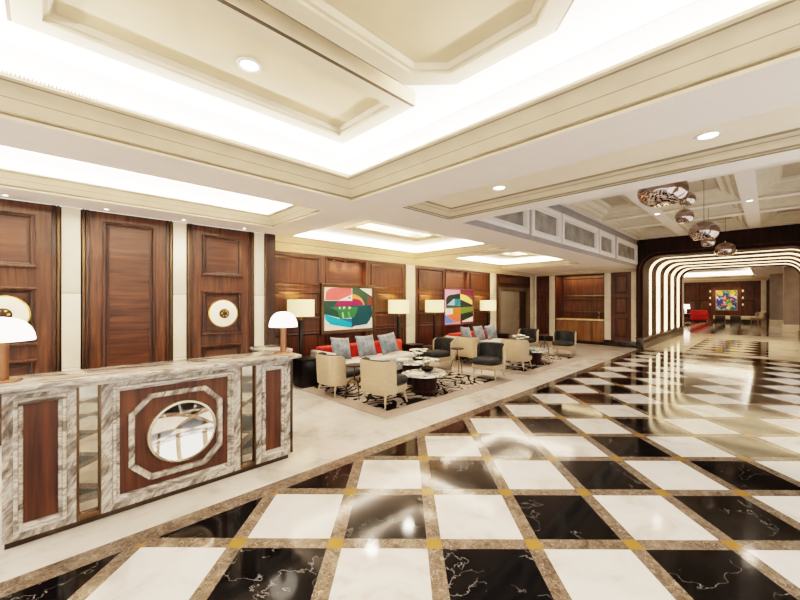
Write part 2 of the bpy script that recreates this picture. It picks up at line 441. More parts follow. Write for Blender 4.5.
# two stepped trays over the lounge
for h in (tB, tC):
    tray(h, SMALL, 3.14)
    cx, cy = (h[0]+h[1])/2, (h[2]+h[3])/2
    inn = (cx-1.05, cx+1.05, 5.1, 5.93)
    b = MB(); b.holes(h[0]-.03, h[1]+.03, h[2]-.03, h[3]+.03, 3.14, [inn]); b.build('tray_ceiling', M['ceil'], ceil, 0)
    prof = [(0, 3.14), (0, 3.09), (.02, 3.085), (.09, 3.13), (.1, 3.15), (.09, 3.155), (-.12, 3.15), (-.12, 3.28)]
    MB().ring(prof, *inn).build('inner_crown', M['crown'], ceil, 25)
    MB().quad((inn[0]-.12, inn[2]-.12, 3.28), (inn[1]+.12, inn[2]-.12, 3.28), (inn[1]+.12, inn[3]+.12, 3.28), (inn[0]-.12, inn[3]+.12, 3.28)).build('inner_tray_ceiling', M['ceil'], ceil, 0)
    cove_lights(h, .03, 3.0, 14); cove_lights(inn, -.05, 3.17, 8)
# plain recessed tray with the two big downlights
EP = [(0, ZS), (0, ZS+.012), (.02, ZS+.016), (.03, ZS+.03), (.09, ZS+.075), (.1, ZS+.078), (.13, ZS+.1), (.15, ZS+.115)]
MB().ring(EP, *tE, mats=[1, 0, 1, 0, 1, 0, 1]).build('crown_moulding', [M['crown'], M['crown_line']], ceil, 25)
MB().ring([EP[-1], (.152, ZS+.115)], *tE, cap=True).build('ceiling_panel', M['tray_cream'], ceil, 0)
# wall cornices
b = MB(); b.add([(2.9,YA,2.69),(2.9,YA-.03,2.7),(2.9,YA-.05,2.76),(2.9,YA-.11,2.8),(2.9,YA-.13,ZS)]+[(15,YA,2.69),(15,YA-.03,2.7),(15,YA-.05,2.76),(15,YA-.11,2.8),(15,YA-.13,ZS)], [(i,i+1,i+6,i+5) for i in range(4)])
b.add([(XF,y,z) if False else (XF-e,y,z) for y in (YB, YA) for e, z in ((0,2.72),(.03,2.73),(.05,2.77),(.1,2.8),(.12,ZS))], [(i,i+1,i+6,i+5) for i in range(4)])
b.build('cornice', M['crown'], ceil, 25)

# coffered aisle ceiling
rows = [(4.55, 6.5), (6.72, 8.02), (8.2, 10.5), (10.7, 11.98), (12.27, 14.5)]
cols = [(-.93, .15), (.41, 1.77), (2.03, 3.1)]
hs = [(r0, r1, c0, c1) for r0, r1 in rows for c0, c1 in cols]
b = MB(); b.holes(4.45, XP, YR, YB, ZA, hs)
b.quad((4.45, YR, ZS), (4.45, YB, ZS), (4.45, YB, ZA), (4.45, YR, ZA))
ca = b.build('ceiling', M['soffit'], None, 0); S(ca, 'high coffered ceiling over the aisle with pendants', 'ceiling')
CP = [(0, ZA), (0, ZA+.05), (.05, ZA+.06), (.09, ZA+.11), (.1, ZA+.11), (.15, ZA+.12), (.22, ZA+.2), (.24, ZA+.2), (.3, ZA+.22), (.33, ZA+.27)]
for h in hs:
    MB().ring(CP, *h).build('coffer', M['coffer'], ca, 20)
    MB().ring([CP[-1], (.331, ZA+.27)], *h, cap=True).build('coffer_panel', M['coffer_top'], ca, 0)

# bulkhead with windows
xw = wall_y(YB)
wins = [(4.5, 6.56), (6.68, 8.07), (8.14, 10.54), (10.65, 12.03), (12.23, 14.62)]
b = MB(flip(xw)); b.holes(4.45, XP, ZS, ZA, 0, [(u0+.02, u1-.02, 2.97, 3.6) for u0, u1 in wins])
bulk = b.build('wall_bulkhead', M['grey_panel'], None, 0); S(bulk, 'grey bulkhead wall above the lounge edge holding a row of interior windows', 'wall')
b = MB(flip(xw)); b.ring([(0, 0), (0, .015), (.02, .02), (.03, 0)], 4.46, XP-.01, ZA-.07, ZA-.01); b.build('bulkhead_moulding', M['grey_panel'], bulk, 0)
wl = ['long interior window nearest the camera in the grey bulkhead', 'short interior window second along the grey bulkhead', 'long interior window in the middle of the grey bulkhead',
      'short interior window fourth along the grey bulkhead', 'long interior window beside the dark wood portal']
for i, (u0, u1) in enumerate(wins):
    w = empty('window_%d' % (i+1), (0, 0, 0)); S(w, wl[i], 'window')
    MB(flip(xw)).ring([(0, 0), (0, .03), (.03, .045), (.06, .045), (.075, .03), (.11, .03), (.115, .0), (.13, -.01), (.135, -.04)], u0, u1, 2.93, 3.6).build('window_frame', M['white_trim'], w, 20)
    MB(flip(xw)).quad((u0+.12, 3.05, -.03), (u1-.12, 3.05, -.03), (u1-.12, 3.48, -.03), (u0+.12, 3.48, -.03)).build('pane', M['grey_glass'], w, 0)

# ------------------------------------------------------------------ door wall
xd = wall_y(YD)
b = MB(flip(xd)); b.quad((XB, 0, -.05), (2.9, 0, -.05), (2.9, ZS, -.05), (XB, ZS, -.05))
wd = b.build('wall_left', M['wood_d'], None, 0); S(wd, 'walnut panelled wall behind the reception desk', 'wall')
MB().box(2.72, 2.9, YD-.02, YA-.02, 0, ZS-.002).build('return_panel', M['wood_d'], wd, 0)
MB().box(2.705, 2.735, YD-.035, YD-.019, .0, ZS-.002, .006).build('bronze_edge', M['bronze'], wd)
doors = [(-.88, .135), (.34, 1.325), (1.525, 2.515)]
dl = ['tall walnut door with an alabaster disc beside the copper desk lamp', 'plain walnut door with one tall recessed panel', 'walnut door with an alabaster disc nearest the lounge']
for i, (u0, u1) in enumerate(doors):
    d = empty('door_%d' % (i+1), ((u0+u1)/2, YD, 0)); S(d, dl[i], 'door')
    cx = (u0+u1)/2; loc = lambda u, out, z: (u, -out, z)
    hw = (u1-u0)/2
    MB(loc).box(-hw+.03, hw-.03, -.045, .0, .02, ZS-.004).build('door_leaf', M['wood'], d, 0)
    for sg in (-1, 1):
        e = sg*(hw-.025)
        MB(loc).box(min(e, e+sg*.025), max(e, e+sg*.025), -.04, .03, .0, ZS-.004, .008).build('bronze_casing', M['bronze'], d)
        MB(loc).box(min(e-sg*.05, e-sg*.005), max(e-sg*.05, e-sg*.005), -.04, .018, .0, ZS-.004, .006).build('inner_casing', M['wood_d'], d)
    if i == 1:
        pr = [(-.29, .29, .3, 2.7)]
    else:
        pr = [(-.29, .29, 2.06, 2.68), (-.29, .29, 1.14, 1.8), (-.29, .29, .3, .95)]
    dp = ((0, 0), (0, .024), (.02, .034), (.035, .03), (.045, .012), (.07, .006), (.075, -.03))
    pan(loc, d, pr, M['wood_d'], dp)
    for (a, c, z0, z1) in pr:
        MB(loc).box(a+.07, c-.07, .0, .003, z0+.07, z1-.07).build('panel', M['wood_x'], d, 0)
        if i != 1: MB(loc).box(a-.02, c+.02, .0, .055, z0-.012, z0+.02, .008).build('sill', M['wood'], d)
        if i != 1 and z1 < 2: MB(loc).box(a-.02, c+.02, .0, .045, z1-.01, z1+.018, .008).build('ledge', M['wood'], d)
tn = [0]
def trim(xf, u0, u1, z0, z1, out, label, mat='cream_stone', blocks=True):
    tn[0] += 1
    b = MB(xf); zs = [z0, z0+(z1-z0)*.29, z0+(z1-z0)*.62, z1] if blocks else [z0, z1]
    for a, c in zip(zs, zs[1:]): b.box(u0, u1, -.0, out, a+.002, c-.002, .004)
    o = b.build('trim_%d' % tn[0], M[mat]); S(o, label, 'pilaster'); return o
trim(xd, .15, .325, .0, ZS-.004, .02, 'cream stone pilaster between the disc door and the plain door')
trim(xd, 1.34, 1.51, .0, ZS-.004, .02, 'cream stone pilaster between the plain door and the lounge-side disc door')
trim(xd, 2.53, 2.70, .0, ZS-.004, .02, 'cream stone pilaster at the lounge end of the door wall')
# alabaster discs mounted on the doors
def disc(x, z, label):
    d = empty('wall_disc', (x, YD-.008, z)); d.rotation_euler = (PI/2, 0, 0); tag(d, label, 'wall disc', 'alabaster discs on the doors')
    MB().lathe([(.21, .0), (.21, .02), (.2, .035), (.15, .05), (.08, .055)], 48).build('plate', M['disc'], d)
    MB().lathe([(.075, .055), (.075, .075), (.05, .085), (.0, .085)], 32).build('hub', M['bronze_d'], d)
    b = MB()
    for k in range(6):
        a = k*PI/3; b.lathe([(.014, .082), (.014, .094), (0, .098)], 10, (.045*math.cos(a), .045*math.sin(a), 0))
    b.build('rivet', M['brass'], d)
    MB().lathe([(.212, .0), (.222, .0), (.222, .024), (.212, .026)], 48).build('rim', M['brass'], d)
disc(-.335, 1.5, 'round alabaster disc on the door behind the copper lamp nearest the camera')
disc(2.03, 1.46, 'round alabaster disc on the door nearest the lounge')
d = None

# ------------------------------------------------------------------ lounge wall with paintings
xa = wall_y(YA)
bays = [(4.61, 5.72, .25, 2.62), (8.96, 10.09, .25, 2.62)]
dr = (12.1, 14.5, 0, 2.2)
b = MB(flip(xa)); b.holes(2.85, XF+.02, 0, ZS, 0, bays+[dr])
for (u0, u1, z0, z1) in bays:
    b.quad((u0,z0,0),(u0,z0,-.1),(u0,z1,-.1),(u0,z1,0)); b.quad((u1,z0,0),(u1,z0,-.1),(u1,z1,-.1),(u1,z1,0)); b.quad((u0,z1,0),(u0,z1,-.1),(u1,z1,-.1),(u1,z1,0)); b.quad((u0,z0,0),(u0,z0,-.1),(u1,z0,-.1),(u1,z0,0))
wa = b.build('wall_back', M['wood'], None, 0); S(wa, 'walnut panelled lounge wall carrying two large abstract paintings', 'wall')
for (u0, u1, z0, z1) in bays:
    MB(flip(xa)).quad((u0,z0,-.1),(u1,z0,-.1),(u1,z1,-.1),(u0,z1,-.1)).build('bay_back', M['wood_x'], wa, 0)
    MB(flip(xa)).ring([(-.05,0),(-.05,.02),(-.03,.028),(-.01,.02),(0,.0)], u0, u1, z0, z1).build('bay_moulding', M['wood'], wa, 20)
cw = [(3.15, 4.4), (5.9, 7.05), (7.68, 8.8), (10.25, 11.42)]
for u0, u1 in cw:
    pan(xa, wa, [(u0, u1, 2.0, 2.62), (u0, u1, 1.36, 1.86), (u0, u1, .3, .96)], M['wood_d'])
    b = MB(xa); b.box(u0-.02, u1+.02, 0, .045, 1.26, 1.3, .01); b.box(u0-.02, u1+.02, 0, .035, 1.0, 1.03, .008); b.box(u0-.02, u1+.02, 0, .03, 1.9, 1.93, .008)
    b.build('ledge', M['wood'], wa)
pan(xa, wa, [(12.1, 14.5, 2.3, 2.64)], M['wood_d'])
trim(xa, 7.17, 7.52, .22, 2.69, .03, 'cream stone pilaster between the two painting bays')
trim(xa, 11.52, 11.9, .22, 2.69, .03, 'cream stone pilaster between the quadrant painting and the metal door')
trim(xa, 14.66, 14.96, .22, 2.69, .03, 'cream stone pilaster in the lounge corner on the painting wall')
bb = MB(xa); bb.box(2.92, 12.0, .001, .035, 0, .22, .008); bb.box(14.55, 14.96, .001, .035, 0, .22, .008)
S(bb.build('baseboard_back', M['base_dark']), 'dark skirting along the painting wall', 'baseboard')
# metal door
d4 = empty('door_4', (12.1, YA, 0)); S(d4, 'grey metal sliding door in a bronze frame beside the quadrant painting', 'door')
ld = lambda u, out, z: (u, -out, z)
MB(ld).box(0, .1, -.1, .05, 0, 2.2, .01).build('frame_post', M['door_frame'], d4); MB(ld).box(2.3, 2.4, -.1, .05, 0, 2.2, .01).build('frame_post', M['door_frame'], d4)
MB(ld).box(.1, 2.3, -.1, .05, 2.05, 2.2, .01).build('frame_head', M['door_frame'], d4)
MB(ld).box(.1, 1.62, -.04, .0, .01, 2.05, .004).build('door_leaf', M['door_grey'], d4)
MB(ld).box(1.62, 1.7, -.06, .01, .01, 2.05, .004).build('mullion', M['bronze_d'], d4)
MB(ld).box(1.7, 2.3, -.09, -.06, .01, 2.05).build('dark_opening_sheet', M['wood_d'], d4, 0)  # dark sheet standing in for the shaded door opening
MB(ld).box(1.5, 1.53, .0, .04, .9, 1.3, .006).build('handle', M['steel'], d4)

# ------------------------------------------------------------------ end wall with bar niche
xf = wall_x(XF)
nz = (4.36, 6.16, 0, 2.7)
b = MB(flip(xf)); b.holes(3.15, YA+.02, 0, ZS, 0, [nz])
N0, N1 = nz[0], nz[1]
b.quad((N0,0,0),(N0,0,-.55),(N0,2.7,-.55),(N0,2.7,0)); b.quad((N1,0,0),(N1,0,-.55),(N1,2.7,-.55),(N1,2.7,0)); b.quad((N0,2.7,0),(N0,2.7,-.55),(N1,2.7,-.55),(N1,2.7,0)); b.quad((N0,0,-.55),(N1,0,-.55),(N1,2.7,-.55),(N0,2.7,-.55))
we = b.build('wall_front', M['wood'], None, 0); S(we, 'walnut end wall of the lounge with a bar niche', 'wall')
pan(xf, we, [(6.48, 6.95, 2.0, 2.6), (6.48, 6.95, .35, 1.85)], M['wood_d'])
pan(xf, we, [(3.58, 3.98, 1.95, 2.6), (3.58, 3.98, 1.2, 1.8), (3.58, 3.98, .35, 1.05)], M['wood_d'])
xn = wall_x(XF+.55)
pan(xn, we, [(N0+.1, N1-.1, 1.85, 2.6), (N0+.1, N1-.1, 1.2, 1.75)], M['wood_d'])
trim(xf, 6.19, 6.42, .22, 2.72, .03, 'cream stone pilaster on the corner side of the bar niche')
trim(xf, 4.12, 4.33, .22, 2.72, .03, 'cream stone pilaster on the portal side of the bar niche')
trim(xf, 3.26, 3.46, .22, 2.72, .03, 'cream stone pilaster between the end wall and the dark portal')
trim(xf, 6.98, 7.06, .22, 2.72, .03, 'narrow cream stone pilaster in the lounge corner on the niche wall')
bb = MB(xf); bb.box(3.24, N0-.01, .001, .04, 0, .22, .008); bb.box(N1+.01, YA-.04, .001, .04, 0, .22, .008)
S(bb.build('baseboard_front', M['base_dark']), 'dark skirting along the bar niche wall', 'baseboard')
bar = empty('bar_counter', (XF+.28, (N0+N1)/2, 0)); tag(bar, 'built-in bar counter with a pale onyx top in the wall niche', 'counter')
w = (N1-N0)/2-.006
MB().box(-.26, .26, -w, w, .91, .96, .006).build('countertop', M['onyx'], bar)
MB().box(-.22, .26, -w, w, .0, .1).build('plinth', M['base_dark'], bar, 0)
MB().box(-.23, .26, -w, w, .1, .905).build('carcass', M['wood_d'], bar, 0)
for k in range(4):
    y0 = -w+k*w/2
    dd = MB().box(-.255, -.232, y0+.008, y0+w/2-.008, .12, .89, .004).build('cabinet_door', M['wood_oak'], bar)
    MB().box(-.275, -.256, y0+w/4-.05, y0+w/4+.05, .82, .835, .003).build('handle', M['bronze'], dd)
fc = empty('faucet', (XF+.38, 4.62, .962)); tag(fc, 'slim gooseneck faucet on the bar counter', 'faucet')
MB().cyl((0,0,0), .03, .025, .03).build('base', M['steel'], fc)
MB().tube([(0,0,.03),(0,0,.22)]+[(-.07+.07*math.cos(a), 0, .22+.07*math.sin(a)) for a in [PI*k/8 for k in range(1, 9)]]+[(-.14,0,.17)], .011).build('spout', M['steel'], fc)
MB().tube([(0,.02,.05),(0,.07,.09)], .008).build('handle', M['steel'], fc)

# ------------------------------------------------------------------ portal
PY0, PY1, PZ, PR = -.92, 3.05, 3.2, .5
def path(off, zb):
    """opening outline grown outward by off, from left foot over the top to right foot"""
    r = PR+off; pts = [(PY1+off, zb)]
    for k in range(13):
        a = PI/2*k/12; pts.append((PY1-PR+r*math.cos(a), PZ-PR+r*math.sin(a)))
    for k in range(13):
        a = PI/2+PI/2*k/12; pts.append((PY0+PR+r*math.cos(a), PZ-PR+r*math.sin(a)))
    pts.append((PY0-off, zb)); return pts
def sweep(b, x0, x1, o0, o1, zb):
    P, Q = path(o0, zb), path(o1, zb); n = len(P); vs = []
    for x in (x0, x1): vs += [(x, *p) for p in P]+[(x, *q) for q in Q]
    fs = []
    for k in range(n-1):
        fs += [(k, k+1, 2*n+k+1, 2*n+k), (n+k, n+k+1, 3*n+k+1, 3*n+k), (k, k+1, n+k+1, n+k), (2*n+k, 2*n+k+1, 3*n+k+1, 3*n+k)]
    fs += [(0, n, 3*n, 2*n), (n-1, 2*n-1, 4*n-1, 3*n-1)]
    return b.add(vs, fs)
po = empty('wall_portal', (0, 0, 0)); S(po, 'dark wood portal of rounded fins with warm light strips between them', 'archway')
b = MB(); pth = path(.001, 0); C1, C2 = (XP, 3.24, ZA), (XP, YR-.0, ZA)
L = [(XP, *p) for p in pth]
b.quad(L[0], L[1], (XP, 3.24, L[1][2]), (XP, 3.24, 0)); b.quad(L[1], (XP, 3.24, L[1][2]), C1)
for k in range(1, 13): b.quad(L[k], L[k+1], C1)
b.quad(L[13], L[14], (XP, L[14][1], ZA), (XP, L[13][1], ZA)); b.quad(L[13], (XP, L[13][1], ZA), C1)
for k in range(14, 26): b.quad(L[k], L[k+1], C2)
b.quad(L[14], (XP, L[14][1], ZA), C2)
b.quad(L[26], L[27], (XP, YR, 0), (XP, YR, L[26][2])); b.quad(L[26], (XP, YR, L[26][2]), C2)
b.quad((XP, 3.24, 0), (XF+.01, 3.24, 0), (XF+.01, 3.24, ZS), (XP, 3.24, ZS))
b.build('front_face', M['wenge'], po, 0)
for o0 in (-.012, .1):
    b = MB(); P = path(o0+.006, .42); b.tube([(XP-.006, *p) for p in P], .012, 6); b.build('bronze_bead', M['bronze'], po)
NF, DX = 6, 1.5
for k in range(NF):
    x0 = XP-.0+(.02 if k == 0 else 0)+k*DX
    sweep(MB(), x0, x0+(.95 if k == 0 else .66), 0, .2, .4).build('fin', M['wenge'], po, 30)
    if k < NF-1:
        xs = x0+(.95 if k == 0 else .66)
        sweep(MB(), xs+.002, XP+(k+1)*DX-.002, .03, .08, .42).build('light_strip', M['led'], po, 30)
xe = XP+(NF-1)*DX+.78
for y0, y1 in ((PY1-.03, PY1+.2), (PY0-.18, PY0+.03)):
    b = MB(); b.box(XP-.02, xe, y0, y1, 0, .36, .006); b.box(XP-.03, xe, y0-.012, y1+.012, .36, .4, .006); b.build('plinth', M['base_dark'], po)

# ------------------------------------------------------------------ far hall beyond the portal
XQ = xe
b = MB()
b.quad((40, -2.2, 0), (40, 8, 0), (40, 8, 3.49), (40, -2.2, 3.49))
wf = b.build('wall_far', M['wood'], None, 0); S(wf, 'far walnut wall seen through the portal with a colourful painting', 'wall')
xq = wall_x(40)
for u0, u1 in ((.75, 1.55), (3.4, 4.2), (4.35, 5.15), (5.3, 6.1), (6.25, 7.05)):
    pan(xq, wf, [(u0, u1, 1.95, 3.1), (u0, u1, .35, 1.8)], M['wood_d'], ((0,0),(0,.04),(.03,.05),(.07,.03),(.09,.005)))
trim(xq, .12, .42, .0, 3.34, .05, 'cream stone pilaster at the end of the far walnut wall')
b = MB(); b.quad((XQ, 3.0, 0), (XQ, 8, 0), (XQ, 8, 3.5), (XQ, 3.0, 3.5)); b.quad((XQ, 8, 0), (40, 8, 0), (40, 8, 3.5), (XQ, 8, 3.5))
b.quad((XQ, -2.2, 0), (XQ, PY0-.15, 0), (XQ, PY0-.15, 3.5), (XQ, -2.2, 3.5)); b.quad((XQ, -2.2, 0), (40, -2.2, 0), (40, -2.2, 3.5), (XQ, -2.2, 3.5)); b.quad((XQ, PY0-.2, PZ), (XQ, PY1+.2, PZ), (XQ, PY1+.2, 3.9), (XQ, PY0-.2, 3.9))
S(b.build('wall_hall', M['taupe_wall'], None, 0), 'plain taupe walls of the hall beyond the portal', 'wall')
ht = (25.0, 38.6, .6, 7.0)
b = MB(); b.holes(XQ, 40, -2.2, 8, 3.5, [ht])
ch = b.build('ceiling', M['soffit'], None, 0); S(ch, 'white ceiling of the far hall with a bright recessed cove', 'ceiling')
MB().ring([(0,3.5),(0,3.53),(.12,3.6),(.2,3.68),(.2,3.7),(-.1,3.66),(-.1,4.0)], *ht).build('crown_moulding', M['crown'], ch, 25)
MB().quad((24.8,.4,4.0),(38.8,.4,4.0),(38.8,7.2,4.0),(24.8,7.2,4.0)).build('tray_ceiling', M['ceil'], ch, 0)
b = MB(); b.add([(40-e, y, z) for y in (0, 8) for e, z in ((0,3.3),(.06,3.32),(.1,3.4),(.22,3.46),(.25,3.5))], [(i,i+1,i+6,i+5) for i in range(4)]); b.build('cornice', M['crown'], ch, 25)
cove_lights(ht, .05, 3.72, 17)
def block(name, x0, x1, y0, y1, label):
    o = empty(name, (x0, y0, 0)); S(o, label, 'wall')
    MB().box(0, x1-x0, 0, y1-y0, .42, 3.49).build('panel', M['taupe_wall'], o, 0)
    MB().box(-.04, x1-x0+.04, -.04, y1-y0+.04, 0, .42, .015).build('skirting', M['cream_stone'], o)
    MB().box(-.02, .02, y1-y0-.03, y1-y0+.02, .42, 3.49, .006).build('edge_trim', M['silver'], o)
block('wall_pier', 28.1, 29.5, -2.19, -.58, 'grey panelled pier with white skirting, the one closer to the portal')
block('wall_pier', 34.8, 36.5, -2.19, -.07, 'grey panelled pier with white skirting, the one closer to the far wall')

# unseen aisle side, made up as an open colonnade to admit fill light
xr = lambda u, out, z: (u, YR+out, z)
b = MB(flip(xr)); b.holes(XB, XP, 0, ZA, 0, [(-2.6+2.6*k, -2.6+2.6*k+2.1, 0, 2.7) for k in range(6)]); wr = b.build('wall_right', M['cream_stone'], None, 0); S(wr, 'unseen cream stone colonnade, openings invented to let soft light into the aisle', 'wall')

# ------------------------------------------------------------------ reception desk
DY = 3.53
desk = empty('reception_desk', (.817, DY, 0)); tag(desk, 'marble and walnut reception desk with a round mirror medallion', 'reception desk')
lk = lambda u, out, z: (u-.817, -out, z)
fk = flip(lk)
MB(lk).box(-.19, 1.83, -.5, -.03, 0, .07).build('plinth', M['bronze_d'], desk, 0)
MB(lk).box(-.19, 1.84, -.46, -.05, .07, 1.054).build('carcass', M['wood_d'], desk, 0)
def stone_block(u0, u1, in_u0, in_u1):
    b = MB(fk)
    b.ring([(0, -.05), (0, 0), (.0, .0)], u0, u1, .05, 1.054)
    b.holes(u0, u1, .05, 1.054, 0, [(in_u0, in_u1, .1, 1.0)])
    sur = b.build('marble_surround', M['veined'], desk, 20)
    b = MB(fk); b.ring([(-.006, -.012), (-.004, .0), (0, -.006), (.002, .02), (.008, .026), (.022, .026), (.028, .008), (.045, .0), (.048, -.02)], in_u0, in_u1, .1, 1.0)
    b.build('marble_frame', M['veined_h'], sur, 20)
stone_block(-.2, .165, -.15, .115); stone_block(.305, 1.328, .37, 1.262); stone_block(1.48, 1.838, 1.53, 1.79)
for u0, u1 in ((-.106, .071), (.414, 1.218), (1.574, 1.746)):
    MB(lk).box(u0-.003, u1+.003, -.05, -.018, .142, .958).build('wood_panel', M['wood_desk'], desk, 0)
for u0, u1 in ((.165, .305), (1.328, 1.48)):
    mp_ = MB(lk).box(u0+.018, u1-.018, -.045, -.03, .09, 1.05).build('mirror_panel', M['mirror'], desk, 0)
    b = MB(lk); b.box(u0, u0+.016, -.05, .004, .05, 1.052, .003); b.box(u1-.016, u1, -.05, .004, .05, 1.052, .003); b.box(u0+.016, u1-.016, -.05, .002, .05, .09, .003)
    b.build('bronze_frame', M['bronze'], mp_)
MB(fk).ring([(0, -.02), (0, .006), (.008, .012), (.03, .012), (.04, .004), (.044, -.02)], .47, 1.165, .2, .9, .14).build('octagon_frame', M['veined'], desk, 20)
med = lambda x, y, z: lk(.845+x, z-.018, .548+y)
b = MB(med)
b.lathe([(.236*(1-k/24), .003+.046*(1-k/24)**2) for k in range(25)], 64, caps=False); mm_ = b.build('mirror_medallion', M['chrome'], desk, 60)
b = MB(med); b.lathe([(.262, .0), (.262, .038), (.255, .052), (.242, .054), (.235, .048)], 64, caps=False); b.build('medallion_rim', M['silver_dot'], mm_, 30)
MB(lk).box(1.838, 1.88, -.46, -.02, .05, 1.052, .004).build('end_panel', M['bronze_d'], desk)
MB(lk).box(-.32, 1.93, -.43, .08, 1.056, 1.095, .012).build('countertop', M['veined_h'], desk)
MB(lk).box(-.2, 1.84, -.03, .05, 1.03, 1.057, .01).build('counter_moulding', M['veined_h'], desk)
b = MB(lk); b.box(1.79, 2.1, -.96, -.432, 1.056, 1.095, .012); b.build('return_top', M['veined_h'], desk)
MB(lk).box(1.82, 2.06, -.93, -.47, 0, 1.055).build('return_cabinet', M['wood_d'], desk, 0)

def desk_lamp(x, y, label, q=1.0):
    o = empty('desk_lamp', (x, y, 1.0955)); tag(o, label, 'table lamp', 'opal dome lamps on the desk')
    MB().lathe([(.105*q, 0), (.105*q, .008), (.1*q, .012), (.04, .014)], 40).build('base', M['copper'], o)
    MB().cyl((0,0,.014), .038*q, .038*q, .29, 32).build('stem', M['copper'], o)
    MB().lathe([(.02, .28), (.155*q, .28), (.17*q, .282), (.172*q, .295), (.166*q, .33), (.148*q, .375), (.115*q, .415), (.07*q, .438), (.0, .447)], 48).build('shade', M['opal'], o)
    return o
desk_lamp(-.215, 3.74, 'copper stem desk lamp with opal dome near the camera end of the counter')
desk_lamp(1.842, 3.69, 'copper stem desk lamp with opal dome at the lounge end of the counter', .86)

# ------------------------------------------------------------------ paintings
def painting(name, x0, x1, z0, z1, label, frame_mat, fw, polys, size=(1, 1)):
    o = empty(name, ((x0+x1)/2, YA-.03, (z0+z1)/2)); tag(o, label, 'painting')
    w, h = (x1-x0)/2, (z1-z0)/2
    f = lambda u, z, out: (u, -out, z)
    MB(f).ring([(0, -.02), (0, .03), (.01, .036), (fw*.5, .03), (fw*.55, .02), (fw, .018), (fw, -.0)], -w, w, -h, h).build('picture_frame', frame_mat, o, 20)
    b = MB(f); mats = []
    for i, (c, pts) in enumerate(polys):
        m = canvas_col(c)
        if m not in mats: mats.append(m)
        b.cur = mats.index(m)
        iw, ih = w-fw, h-fw
        b.quad(*[(-iw+2*iw*px, ih-2*ih*py, .002+i*.0006) for px, py in pts])
    b.build('canvas', mats, o, 0)
    return o
def arc(cx, cy, rx, ry, a0, a1, n=10): return [(cx+rx*math.cos(math.radians(a0+(a1-a0)*k/n)), cy-ry*math.sin(math.radians(a0+(a1-a0)*k/n))) for k in range(n+1)]
A1 = [('#efe9dc', [(0,0),(1,0),(1,1),(0,1)]),
 ('#2f4a38', [(.56,0),(.72,0),(1,.2),(1,.45),(.56,.45)]),
 ('#7a3a2a', [(.9,.2),(1,.25),(1,.42),(.9,.42)]),
 ('#e88a4a', [(.56,.14)]+arc(.56,.42,.26,.27,88,0)+[(.56,.42)]),
 ('#1c4038', [(0,.31),(.56,.31),(.56,.66),(.3,.72),(0,.62)]),
 ('#d75a5a', [(.02,.3),(.03,.18)]+arc(.2,.16,.17,.15,170,95,6)+[(.3,.0),(.55,0),(.55,.16),(.28,.3)]),
 ('#f4ece0', [(.28,.305),(.55,.17),(.55,.305)]),
 ('#8a1a4a', [(.2,.42),(.3,.31),(.56,.31)]+arc(.6,.42,.2,.16,100,0,8)+[(.2,.44)]),
 ('#0c3e48', [(.55,.42),(.99,.42),(1,.66),(.95,.8),(.88,.9),(.6,.93),(.55,.97)]),
 ('#2c6a3e', [(.1,.46),(.68,.46),(.66,.58),(.6,.72),(.3,.74),(.26,.55)]),
 ('#d8e2cc', [(.28,.46),(.32,.46),(.3,.52)]), ('#d8e2cc', [(.37,.45),(.42,.46),(.38,.52)]), ('#d8e2cc', [(.48,.45),(.54,.47),(.49,.52)]),
 ('#9cc08a', [(.34,.6),(.37,.58),(.39,.72),(.36,.73)]), ('#5e9a5a', [(.46,.58),(.5,.57),(.52,.7),(.49,.72)]),
 ('#1c9cb8', [(.0,.62),(.3,.74),(.55,.74),(.55,.97),(.12,.86),(.03,.75)]),
 ('#1e5f8c', [(.3,.74),(.55,.74),(.55,.85)]),
 ('#e6ebe6', [(.63,.93),(.9,.9),(.98,.76),(1,.76),(1,1),(.6,1)]),
 ('#1a1a1a', arc(.5,.24,.022,.022,0,330,9))]
painting('painting', 4.42, 6.0, .9, 2.06, 'large abstract painting with coral, magenta and cyan shapes in a bronze frame', M['bronze'], .085, A1)
A2 = [('#c99ab4', [(0,0),(.54,0),(.54,1),(0,1)]), ('#5e1a34', [(.54,0),(1,0),(1,1),(.54,1)]),
 ('#14201c', [(.06,.5),(.05,.3)]+arc(.25,.28,.19,.13,180,90,6)+[(.54,.1),(.54,.5)]),
 ('#e6cf6e', [(.54,.12),(.8,.18),(.98,.32),(.98,.44),(.54,.28)]),
 ('#1b1d2a', [(.54,.28),(.98,.45),(.98,.5),(.54,.52)]),
 ('#8fb8d4', [(.08,.45),(.3,.27),(.54,.27),(.54,.47)]), ('#1f8a78', [(.34,.27),(.54,.27),(.54,.46),(.34,.46)]), ('#2b5ea0', [(.42,.28),(.48,.28),(.48,.45),(.42,.45)]),
 ('#2e4a30', [(.06,.47),(.54,.47),(.54,.53),(.06,.53)]),
 ('#5f7a2e', [(.54,.52),(1,.5),(1,.66),(.54,.72)]), ('#1a2a20', [(.54,.72),(1,.64),(1,.8),(.6,.92),(.54,.9)]),
 ('#ece6da', [(.03,.55),(.28,.55),(.28,.75),(.03,.75)]), ('#d8742e', [(.28,.54),(.54,.54),(.54,.72),(.28,.72)]),
 ('#e8714e', [(.03,.74),(.3,.7),(.54,.72),(.54,.93),(.34,.95)]), ('#5a86d0', [(.0,.7),(.34,.95),(.0,.97)]),
 ('#efe9e0', [(.6,.93),(1,.8),(1,.96),(.6,.96)])]
painting('painting', 8.81, 10.4, .9, 2.06, 'abstract quadrant painting with yellow, olive and orange shapes in a plum frame', canvas_col('#7a4048'), .03, A2)

